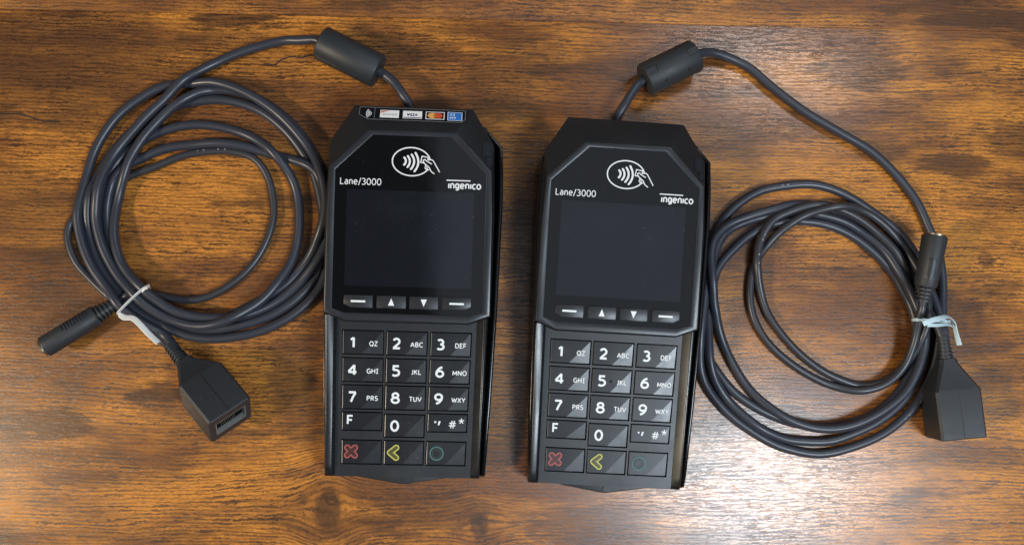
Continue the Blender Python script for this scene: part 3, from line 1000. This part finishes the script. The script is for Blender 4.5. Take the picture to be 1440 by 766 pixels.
def make_ferrite(parent, a, b, r, roll):
    """sleeve in two clipped halves: a cylinder with a seam, end rims, a latch and small pips"""
    Mx = axis_matrix(a, b, roll)
    L = (b - a).length
    bm = bmesh.new()
    n = 40
    prof = [(0.0, 3.2), (0.0, r - 1.0), (0.35, r - .35), (1.0, r), (L - 1.0, r), (L - .35, r - .35), (L, r - 1.0), (L, 3.2)]
    rows = []
    for x, rr in prof:
        row = []
        for k in range(n):
            a_ = 2 * math.pi * k / n
            q = rr * (0.945 if (k % 20 == 5 and rr > 5) else 1.0)
            row.append(Mx @ Vector((x, q * math.cos(a_), q * math.sin(a_))))
        rows.append(row)
    loft(bm, rows, False, False)
    # inner bore
    F = obj('ferrite_core', bm, M['ferrite'], parent, 30)
    for xa, xb in ((0.25, 0.3), (L - .25, L - .3)):
        bm = bmesh.new()
        lathe(bm, [(xa, 3.4), (xb, 0.3)], 20, Mx)
        obj('bore', bm, M['hole'], F)
    for x0, x1 in ((0.9, 6.0), (L - 6.0, L - .9)):
        bm = bmesh.new()
        loft(bm, [[Mx @ Vector((x, yy, zz)) for x, yy in ((x0, -1.9), (x1, -1.9), (x1, 1.9), (x0, 1.9))] for zz in (r - .9, r + .6)])
        bevel_edges(bm, sharp(40), 0.25, 1)
        obj('latch', bm, M['ferrite'], F)
    for ang in (0.9, -0.75):
        for x in (L * .28, L * .72):
            bm = bmesh.new()
            m2 = Mx @ Matrix.Rotation(ang, 4, 'X') @ Matrix.Translation((x, 0, r - .15)) @ Matrix.Rotation(-math.pi / 2, 4, 'Y')
            lathe(bm, [(0, .85), (.35, .75), (.5, .35)], 10, m2)
            obj('pip', bm, M['hole'], F)
    return F


def make_coupler(parent, neck, heading, pitch, roll, W, H, L, mirror_jack=False):
    """moulded network socket: ribbed strain relief, tapered neck, box with an open jack; returns point where the cord enters"""
    Rm = Matrix.Rotation(heading, 4, 'Z') @ Matrix.Rotation(pitch, 4, 'Y') @ Matrix.Rotation(roll, 4, 'X')
    x_t, x_b = 11.0, 27.0                         # neck starts, box starts
    def rect(x, w, h, c): return [Vector((x, y, z)) for y, z in ((-w + c, -h), (w - c, -h), (w, -h + c), (w, h - c), (w - c, h), (-w + c, h), (-w, h - c), (-w, -h + c))]
    w, h = W / 2, H / 2
    corners = [Rm @ p for x in (x_b, x_b + L) for p in rect(x, w, h, .8)]
    zmin = min(p.z for p in corners)
    neck3 = Vector((neck.x, neck.y, -zmin + 0.05))
    Mx = Matrix.Translation(neck3) @ Rm
    bm = bmesh.new()
    loft(bm, [[Mx @ p for p in lp] for lp in (rect(x_t, 4.2, 4.0, 1.6), rect(x_t + 3, 5.0, 4.6, 1.6), rect(x_b - 1.2, w - .6, h - .6, 1.2), rect(x_b, w, h, 1.1), rect(x_b + L - .5, w, h, 1.1), rect(x_b + L, w - .45, h - .45, 1.0),
              rect(x_b + L, w - 3.2, h - 5.0, .3), rect(x_b + L - 9, w - 3.4, h - 5.2, .3))])
    B = obj('network_socket', bm, M['rubber'], parent, 28)
    # seam round the housing
    bm = bmesh.new()
    for sgn in (1,):
        stroke(bm, [(x_b + .3, 0), (x_b + L - .6, 0)], 0.38, 0.0, capn=0)
    for v in bm.verts: v.co = Mx @ Vector((v.co.x, v.co.y, h + .015))
    obj('seam', bm, M['hole'], B)
    # inside of the jack: pale shell lining, dark throat, contact comb
    bm = bmesh.new()
    jw, jh = w - 3.25, h - 5.05
    x1 = x_b + L - .02
    lo = lambda x, a, b: [Mx @ Vector((x, y, z)) for y, z in ((-a, -b), (a, -b), (a, b), (-a, b))]
    loft(bm, [lo(x1, jw, jh), lo(x1, jw - .55, jh - .5), lo(x1 - 2.6, jw - .55, jh - .5), lo(x1 - 2.6, jw, jh)], False, False)
    obj('jack_lining', bm, M['contact_grey'], B, 20)
    bm = bmesh.new()
    loft(bm, [lo(x1 - 2.7, jw, jh), lo(x1 - 2.7, jw * .93, jh * .9), lo(x1 - 8.5, jw * .93, jh * .9)], False, True)
    obj('jack_throat', bm, M['hole'], B, 20)
    for i in range(8):
        bm = bmesh.new()
        y = (i - 3.5) * 1.05
        tube(bm, [Mx @ Vector((x1 - 3.0, y, -jh + 1.0)), Mx @ Vector((x1 - 7.8, y, 1.4))], 0.22, 6)
        obj('contact', bm, M['brass'], B)
    # strain relief: core with ribs
    bm = bmesh.new()
    lathe(bm, [(-1.0, 2.7), (x_t + .5, 3.3)], 20, Mx)
    Rl = obj('strain_relief', bm, M['rubber'], parent)
    for i in range(6):
        bm = bmesh.new()
        x = -0.6 + i * 2.0
        rr = 3.2 + 0.14 * i
        lathe(bm, [(x, 2.6), (x + .1, rr), (x + 1.0, rr + .05), (x + 1.1, 2.6)], 18, Mx)
        obj('rib', bm, M['rubber'], Rl, 30)
    return Mx


def make_dc_jack(parent, mouth, tail, r0, r1, roll=0.0, pad=False):
    """barrel power socket: body, brass mouth, grip pad, jointed strain relief"""
    Mx = axis_matrix(mouth, tail, roll)
    L = (tail - mouth).length
    bb = L * 0.76
    bm = bmesh.new()
    lathe(bm, [(0.0, 2.9), (0.0, r0 - .8), (.25, r0 - .25), (.9, r0), (bb * .6, (r0 * .45 + r1 * .55)), (bb - 1.0, r1), (bb, r1 - .6), (bb, 2.0)], 32, Mx)
    J = obj('power_socket', bm, M['rubber'], parent, 40)
    bm = bmesh.new()
    lathe(bm, [(.3, r0 - .95), (-.85, r0 - .95), (-.85, r0 - 2.2), (.3, r0 - 2.2)], 28, Mx)
    obj('brass_rim', bm, M['brass'], J, 40)
    bm = bmesh.new()
    lathe(bm, [(-.4, r0 - 2.2), (-.45, .3)], 24, Mx)
    obj('bore', bm, M['hole'], J)
    # grip pad: a shallow rounded patch with ridges on top
    bm = bmesh.new()
    xa, xb = bb * .42, bb * .86
    rm = r0 * .4 + r1 * .6
    if pad:
        rows = []
        for i in range(13):
            t = i / 12
            x = xa + (xb - xa) * t
            hw = 0.42 * max(0.0, 1 - abs(2 * t - 1) ** 4) ** 0.5 + 0.03
            rows.append([Mx @ Vector((x, (r0 + (r1 - r0) * x / bb + .12 * math.cos(a_ / hw * 1.5)) * math.sin(a_), (r0 + (r1 - r0) * x / bb + .12 * math.cos(a_ / hw * 1.5)) * math.cos(a_))) for a_ in [-hw + 2 * hw * k / 8 for k in range(9)]])
        vv = [[bm.verts.new(p) for p in r_] for r_ in rows]
        for ra_, rb_ in zip(vv, vv[1:]):
            for k in range(8): bm.faces.new((ra_[k], ra_[k + 1], rb_[k + 1], rb_[k]))
    for i in range(0 if pad else 9):
        x = xa + (xb - xa) * i / 8
        hw = 0.42 if 0 < i < 8 else 0.30
        arc = []
        for k in range(7):
            a_ = -hw + 2 * hw * k / 6
            arc.append(a_)
        row0 = [Mx @ Vector((x - .32, (rm - .4) * math.sin(a_), (rm - .4) * math.cos(a_))) for a_ in arc]
        row1 = [Mx @ Vector((x - .2, (rm + .42) * math.sin(a_), (rm + .42) * math.cos(a_))) for a_ in arc]
        row2 = [Mx @ Vector((x + .2, (rm + .42) * math.sin(a_), (rm + .42) * math.cos(a_))) for a_ in arc]
        row3 = [Mx @ Vector((x + .32, (rm - .4) * math.sin(a_), (rm - .4) * math.cos(a_))) for a_ in arc]
        loft(bm, [row0, row1, row2, row3], False, False)
    obj('grip', bm, M['shell'] if pad else M['ferrite'], J, 30)
    bm = bmesh.new()
    lathe(bm, [(bb - .5, 2.5), (L + 1.0, 2.2)], 20, Mx)
    Rl = obj('strain_relief', bm, M['rubber'], parent)
    for i in range(4):
        bm = bmesh.new()
        x = bb + .6 + i * (L - bb - .8) / 4
        rr = r1 - .7 - .35 * i
        lathe(bm, [(x, 2.0), (x + .15, rr), (x + 1.25, rr - .05), (x + 1.4, 2.0)], 20, Mx)
        obj('rib', bm, M['rubber'], Rl, 30)
    return Mx


RC, RT = 2.42, 1.95      # radii of the main cord and of the thinner power cord

# ---- left cord
def term_pt(T, x, y, z):
    a = T.rotation_euler.z
    return Vector((math.cos(a) * x - math.sin(a) * y + T.location.x / MM, math.sin(a) * x + math.cos(a) * y + T.location.y / MM, z))


cable_l = empty('terminal_cable')
tag(cable_l, 'coiled black cord of the stickered terminal, its network socket opening pointing lower right', 'cable', 'coiled terminal cables')
fa, fb = un(451, 60, 9.6), un(533, 101, 9.6)
make_ferrite(cable_l, fa, fb, 8.9, 2.3)
lead = [term_pt(term_l, -2.5, 93.5, 11), term_pt(term_l, -2.9, 98.5, 11), un(568, 136, 12), un(553, 115, 10.5), fb + (fb - fa).normalized() * 2.5, fb, fa, fa + (fa - fb).normalized() * 2.0 + Vector((0, .4, 0))]
L_main = lead + U([(420, 56, 7), (402, 56, 5), (365, 64, 4), (324, 75.6, 6), (283.6, 91, 10), (249.7, 109.6, 14), (215.7, 138.4, 17), (181.8, 170.6, 18), (151, 209.7, 17), (134, 250, 16), (128, 284, 15),
    (127.5, 308, 14), (137.7, 348.7, 14), (158, 382.6, 14), (182, 408, 14), (205.6, 430, 13), (232.8, 446, 13), (270, 456, 12), (300.7, 454, 12), (331, 443.7, 11), (368.6, 420, 10), (396, 389, 8), (412.8, 355.5, 6), (419.6, 314.7, 5),
    (415.5, 267, 5), (402.4, 236.8, 6), (378.6, 209.7, 7), (348, 189.3, 7), (310.7, 177.4, 6), (270, 174, 5), (232.7, 180.8, 5), (202, 194.4, 5), (166, 222, 5), (147, 258, 4),
    (140, 300, 3), (146, 345, 3), (164, 382, 3), (188, 412, 3), (222, 440, 3), (250, 455, 3), (284, 464, 3), (338, 457, 3), (379, 443.7, 3), (419.6, 416.6, 3), (446, 384, 3), (456, 345, 3), (458, 300, 3), (450, 257, 3),
    (433, 223, 3), (405.7, 186, 3), (372, 158.8, 3), (338, 145, 3), (297, 138.4, 4), (263, 142, 5), (225, 156, 5), (190, 180, 4), (160, 213, 3), (138, 255, 3), (124, 300, 3), (128, 340, 3), (142, 376, 3), (166, 410, 3), (185, 430, 3),
    (209, 446, 3), (239.6, 461, 3), (273.5, 470.5, 3), (311, 474, 3), (351.6, 469, 3), (392.4, 454, 3), (426.3, 430, 4), (449, 400, 6), (459, 350, 8), (460, 300, 8), (454, 265, 8),
    (446.5, 232, 7), (426, 196, 6), (395.6, 162, 5), (361.6, 138.4, 4), (324, 125, 5), (290, 123, 8), (263, 133, 11), (232.7, 152, 12), (202, 182.5, 13), (178, 216.5, 13), (161, 257, 12), (153.5, 294, 11), (154.7, 331.7, 10), (168, 372.4, 10), (196, 404, 9),
    (222.6, 424, 8), (249.8, 440, 8), (290, 448, 8), (335, 443, 7), (385.6, 423, 8), (423, 393, 10), (447, 358, 12), (456, 320, 13), (455, 280, 12), (447, 245, 9), (437, 234, 6), (419, 227, 4), (385, 218, 3), (358, 211.4, 3), (318, 206, 3), (277, 204.6, 3), (236, 208, 3), (202, 220, 4), (171.6, 236.8, 5),
    (154, 262, 7), (143, 300, 8), (149, 342, 8), (170, 380, 8), (197, 415, 6), (228, 438, 5), (262, 450, 5), (310, 450, 5), (350, 432, 5), (392, 405, 6), (425, 372, 8), (448, 335, 11), (456, 300, 14), (454, 262, 14), (441, 222, 11), (415, 184, 9), (384, 154, 7), (345, 131, 6), (310, 120.5, 4), (283, 118.5, 3), (250, 118, 3),
    (222.5, 123, 4), (185, 141.8, 6), (154.7, 165.6, 8), (127.5, 206.3, 9), (115.6, 243.6, 9), (110, 284, 8), (109, 308, 7), (117.4, 345, 6), (134, 379, 5), (156, 409, 5), (174, 432, 4)])
L_pow = U([(170, 421, 4.6), (190, 413, 4.0), (216, 414.5, 3), (243, 420, 2.5), (270, 421.7, 2.2), (297, 415, 2.2), (324.5, 399.6, 2.2), (351.6, 375.8, 2.2), (372, 345, 2.2), (384, 308, 2.2), (383, 274, 3), (372, 241, 5), (351.5, 216.4, 8), (324, 206.3, 9), (297, 206.3, 8), (256.4, 216.4, 5), (215.7, 233.4, 4),
    (181.8, 246, 4), (150, 264, 3), (125, 282, 2.3), (107, 302, 2.2), (96, 322, 2.2), (97, 345, 2.2), (107, 369, 2.2), (127.5, 392.8, 2.5), (148, 413, 3.0), (168, 431, 4)])
heading_l = math.atan2(-(598 - 485), (345 - 237))
neck_l = un(238, 487, 9)
Mc = make_coupler(cable_l, neck_l, heading_l, math.radians(-17), math.radians(-27), 23.0, 22.0, 24.5)
e0 = Mc @ Vector((-1.0, 0.9, 0.6)); e1 = Mc @ Vector((3, .9, .6)); eb = Mc @ Vector((-7, .9, .6))
f0 = Mc @ Vector((-1.0, -1.0, -.8)); f1 = Mc @ Vector((3, -.8, -.6)); fb0 = Mc @ Vector((-7, -1.6, -1.2))
L_main += [(un(190, 447, 6) + eb) / 2, eb, e0, e1]
L_pow += [(un(186, 448, 4) + fb0) / 2, fb0, f0, f1]
jack_m, jack_t = un(62, 488, 11.0), un(160, 428, 5.4)
make_dc_jack(cable_l, jack_m, jack_t, 5.4, 5.3, roll=-0.5)
jd = (jack_t - jack_m).normalized()
L_pow = [jack_t - jd * 4, jack_t + jd * 1] + L_pow[1:]
tie_l = un(190, 422, 6)
A_, B_ = spline(L_main), spline(L_pow)
nl = len(spline(lead)) - 1
S1, S2 = settle([(A_, RC), (B_, RT)], [(nl, 5), (3, 5)], (tie_l.x, tie_l.y, 9.0, 1.1))
obj('cord', cordmesh(S1, RC), M['cord'], cable_l, 60)
tag(obj('cord', cordmesh(S2, RT), M['cord_thin'], cable_l, 60), 'thinner inner power cord')

# ---- right cord
cable_r = empty('terminal_cable')
tag(cable_r, 'coiled black cord of the plain terminal, power socket tied on top of the bundle', 'cable', 'coiled terminal cables')
ra, rb = un(906, 113, 9.4), un(978, 78, 9.4)
make_ferrite(cable_r, ra, rb, 8.8, -0.15)
lead = [term_pt(term_r, -2.5, 93.5, 11), term_pt(term_r, -2.6, 98.5, 11), un(880, 145, 12), un(892, 126, 10.5), ra + (ra - rb).normalized() * 2.5, ra, rb, rb + (rb - ra).normalized() * 2.0]
R_main = lead + U([(1000, 73, 7), (1022, 79, 5), (1052, 94, 3), (1085, 122, 2.6), (1130, 156, 2.6), (1180, 186, 2.6), (1225, 213, 2.6), (1262, 248, 2.6), (1290, 285, 2.6), (1306, 320, 2.6), (1319, 352, 2.6), (1326, 395, 3), (1326, 430, 4), (1323, 462, 4),
    (1311, 525, 3), (1287, 570, 3), (1248, 606, 3), (1200, 628, 3), (1152, 638, 3), (1104, 628, 3), (1060, 603, 3), (1020, 575, 3), (995, 544, 3), (986, 518, 3), (986, 480, 4), (989, 430, 5), (994, 385, 5), (1003, 350, 5), (1020, 326, 5),
    (1050, 310, 4), (1090, 300, 3), (1130, 296, 3), (1170, 303, 3), (1200, 316, 3), (1235, 345, 3), (1262, 380, 4), (1283, 420, 5), (1301, 460, 8), (1299, 505, 10), (1278, 548, 9), (1242, 578, 8), (1200, 598, 8), (1164, 603, 8), (1128, 597, 8), (1092, 580, 8), (1059, 550, 7), (1032, 508, 7), (1014, 466, 7), (1004, 430, 8),
    (1000, 395, 9), (1000, 360, 9), (1007, 335, 9), (1026, 316, 9), (1058, 304, 8), (1100, 295, 7), (1140, 291, 6), (1175, 296, 5), (1205, 309, 4), (1240, 336, 4), (1270, 372, 5), (1291, 412, 6), (1308, 460, 8), (1303, 512, 7), (1278, 556, 6), (1240, 591, 5), (1200, 611, 5), (1170, 621, 6), (1135, 622, 7), (1104, 619, 8), (1066, 604, 7), (1032, 571, 6), (1008, 535, 6),
    (997, 503, 6), (992, 460, 5), (995, 428, 4), (1002, 400, 3), (1011, 375, 3), (1032, 350, 3), (1058, 328, 3), (1090, 313, 3), (1130, 309, 4), (1172, 318, 4), (1211, 338, 3), (1244, 364, 3), (1267, 396.5, 3), (1283, 432, 3), (1290, 470, 3), (1284, 515, 3), (1262, 556, 3), (1232, 580, 3), (1200, 594, 3), (1164, 600, 3), (1120, 595, 3), (1074, 577, 3), (1035, 553, 3), (1008, 523, 3), (991, 490, 3),
    (988, 450, 3), (990, 410, 3), (996, 370, 3), (1005, 335, 3), (1019, 308, 3), (1036, 289, 3), (1068, 269, 3), (1107, 261, 3), (1143, 259.5, 3), (1175, 267.5, 3), (1205, 282, 4), (1237.5, 305, 5), (1267, 330, 5), (1288, 358, 4), (1304, 396, 3), (1315, 432, 3)])
jm, jt = un(1315, 331, 21.0), un(1297, 426, 16.5)
make_dc_jack(cable_r, jm, jt, 6.3, 5.5, roll=0.25, pad=True)
jd = (jt - jm).normalized()
R_pow = [jt - jd * 4, jt + jd * 1.0] + U([(1296, 446, 17), (1291, 484, 14), (1274, 517, 10), (1248, 538, 7), (1215, 547, 5), (1176, 543, 4), (1140, 528, 3), (1104, 504, 3), (1077, 477, 3), (1062, 450, 3), (1056, 425, 3), (1056, 400, 3), (1062, 372, 3), (1081, 344, 5), (1113, 315, 10), (1146, 297, 13), (1185, 289, 14), (1221, 294, 13), (1254, 314, 11), (1279, 346, 9), (1296, 385, 8), (1301, 425, 8), (1298, 465, 8),
    (1284, 500, 6), (1262, 525, 4), (1240, 538, 3), (1212, 544, 3), (1182, 534, 3), (1152, 518, 3), (1122, 494, 3), (1097, 466, 3), (1081, 440, 4), (1071, 406, 6), (1066, 370, 8), (1074, 338, 11), (1091, 309, 13), (1117, 294, 13), (1156, 286, 12), (1192, 294, 11), (1227, 317, 10), (1258, 352, 9), (1281, 394, 8), (1300, 432, 6)])
neck_r = un(1323, 474, 9)
heading_r = math.atan2(-(610 - 480), 12)
Mr = make_coupler(cable_r, neck_r, heading_r, 0.0, math.radians(4), 23.0, 21.0, 24.5)
e0 = Mr @ Vector((-1.0, 0.8, 0.0)); e1 = Mr @ Vector((3, .8, .0)); eb = Mr @ Vector((-7, 1.2, -1.5))
f0 = Mr @ Vector((-1.0, -1.0, .0)); f1 = Mr @ Vector((3, -.8, .0)); fb0 = Mr @ Vector((-7, -2.2, -1.0))
R_main += [(un(1323, 455, 5) + eb) / 2, eb, e0, e1]
R_pow += [fb0, f0, f1]
tie_r = un(1310, 450, 8)
A_, B_ = spline(R_main), spline(R_pow)
nl = len(spline(lead)) - 1
S3, S4 = settle([(A_, 2.35), (B_, 2.1)], [(nl, 5), (3, 5)], (tie_r.x, tie_r.y, 9.0, 1.1))
obj('cord', cordmesh(S3, 2.35), M['cord'], cable_r, 60)
tag(obj('cord', cordmesh(S4, 2.1), M['cord_thin'], cable_r, 60), 'thinner inner power cord')


# faint worn print along some stretches of cord (a broken row of tiny marks on the side that faces up)
def cord_print(parent, P, r, spans, lean):
    rnd = random.Random(5)
    Q = spline([tuple(p) for p in P], 0.45)
    for (u0, v0, u1, v1) in spans:
        a, b = un(u0, v0, 5), un(u1, v1, 5)
        ia = int(np.argmin(np.hypot(Q[:, 0] - a.x, Q[:, 1] - a.y))); 
        ib = int(np.argmin(np.hypot(Q[:, 0] - b.x, Q[:, 1] - b.y)))
        if ia > ib: ia, ib = ib, ia
        if ib - ia > 400: continue
        bm = bmesh.new()
        for i in range(ia + 1, ib - 3, 3):
            if rnd.random() < 0.30: continue
            p = Vector(Q[i]); t = (Vector(Q[i + 2]) - Vector(Q[i - 1])).normalized()
            side = t.cross(Vector((0, 0, 1))).normalized()
            n = (Vector((0, 0, 1)) + side * lean).normalized()
            n = (n - t * n.dot(t)).normalized()
            w = t.cross(n)
            o = p + n * (r + 0.02)
            hl, hw = rnd.uniform(.25, .5), rnd.uniform(.14, .28)
            bm.faces.new([bm.verts.new(o + t * x * hl + w * y * hw) for x, y in ((-1, -1), (1, -1), (1, 1), (-1, 1))])
        obj('cord_print', bm, M['cord_print'], parent, 0)['kind'] = 'stuff'


cord_print(cable_r, S4, 2.1, [(1068, 372, 1084, 318)], 0.15)
cord_print(cable_r, S3, 2.35, [(1098, 263, 1122, 260), (1308, 532, 1262, 594)], -0.1)
cord_print(cable_l, S2, RT, [(318, 206, 250, 219)], 0.3)

# ------------------------------------------------------------------ twist ties round the bundles
def make_tie(name, centre, across, half, top, mat, tail, label, cords, wtop):
    """loop of flat tie: round the bundle (hull of the strands cut by the tie's plane), ends twisted, tails lying off"""
    ax = across.normalized()
    along = Vector((-ax.y, ax.x, 0))
    pts2 = []
    for P, r in cords:
        for p in P:
            v = Vector(p) - centre
            if abs(v.dot(along)) < 2.4 and abs(v.dot(ax)) < half:
                for k in range(10):
                    a = 2 * math.pi * k / 10
                    pts2.append((v.dot(ax) + (r + .55) * math.cos(a), p[2] + (r + .55) * math.sin(a)))
    pts2 = sorted(set((round(a, 3), round(max(b, 0.45), 3)) for a, b in pts2))
    def half_hull(ps):
        h = []
        for p in ps:
            while len(h) > 1 and (h[-1][0] - h[-2][0]) * (p[1] - h[-2][1]) - (h[-1][1] - h[-2][1]) * (p[0] - h[-2][0]) <= 0: h.pop()
            h.append(p)
        return h
    hull = half_hull(pts2)[:-1] + half_hull(pts2[::-1])[:-1]
    loop = [centre * 1 for _ in ()]
    ring3 = []
    for a, b in hull:
        p = centre + ax * a
        ring3.append(Vector((p.x, p.y, b)))
    ring3.append(ring3[0].copy())
    T = empty(name, (centre.x * MM, centre.y * MM, 0))
    C0 = Vector((centre.x, centre.y, 0))
    sm = [Vector(p) - C0 for p in spline(ring3, 1.2)]
    bm = bmesh.new()
    tube(bm, sm, [1.0] * len(sm), 10, True, flat=(wtop, 0.28))
    obj('band', bm, mat, T, 50)
    for i, (tp, w, tw) in enumerate(tail):
        sm = [Vector(p) - C0 for p in spline(tp, 1.0)]
        bm = bmesh.new()
        n = len(sm)
        tube(bm, sm, [1.0] * n, 10, True, flat=(w, 0.25), twist=[tw * k / n for k in range(n)])
        obj('tail', bm, mat, T, 50)
    tag(T, label, 'twist tie', 'twist ties round the coiled cables')
    return T


ca, cb = un(206, 405, 10), un(170, 438, 8)
mid_l = (ca + cb) / 2
make_tie('twist_tie', mid_l, (cb - ca), 16.0, 12, M['tie_white'],
         [(U([(171, 436, 9), (169, 441, 9.5), (174, 446, 10), (186, 447, 11), (196, 455, 12), (208, 468, 12), (223, 482, 12)]), 1.5, 0.5),
          (U([(199, 409, 13), (204, 405, 14), (208, 404, 14)]), 0.9, 1.2)],
         'white twist tie with a flat tail binding the left coil of cord', [(S1, RC), (S2, RT)], 0.85)
ca, cb = un(1280, 449, 14), un(1336, 452, 10)
mid_r = (ca + cb) / 2
make_tie('twist_tie', mid_r, (cb - ca), 15.0, 14, M['tie_blue'],
         [(U([(1298, 455, 22.5), (1308, 451, 23), (1322, 447, 22), (1334, 445, 19), (1341, 452, 17), (1344, 466, 15), (1349, 485, 13)]), 1.35, 1.9),
          (U([(1304, 457, 22.5), (1318, 457, 22), (1334, 456, 19.5), (1339, 458, 18)]), 0.9, 1.0)],
         'pale blue twist tie knotted round the right coil of cord', [(S3, 2.35), (S4, 2.1)], 0.85)
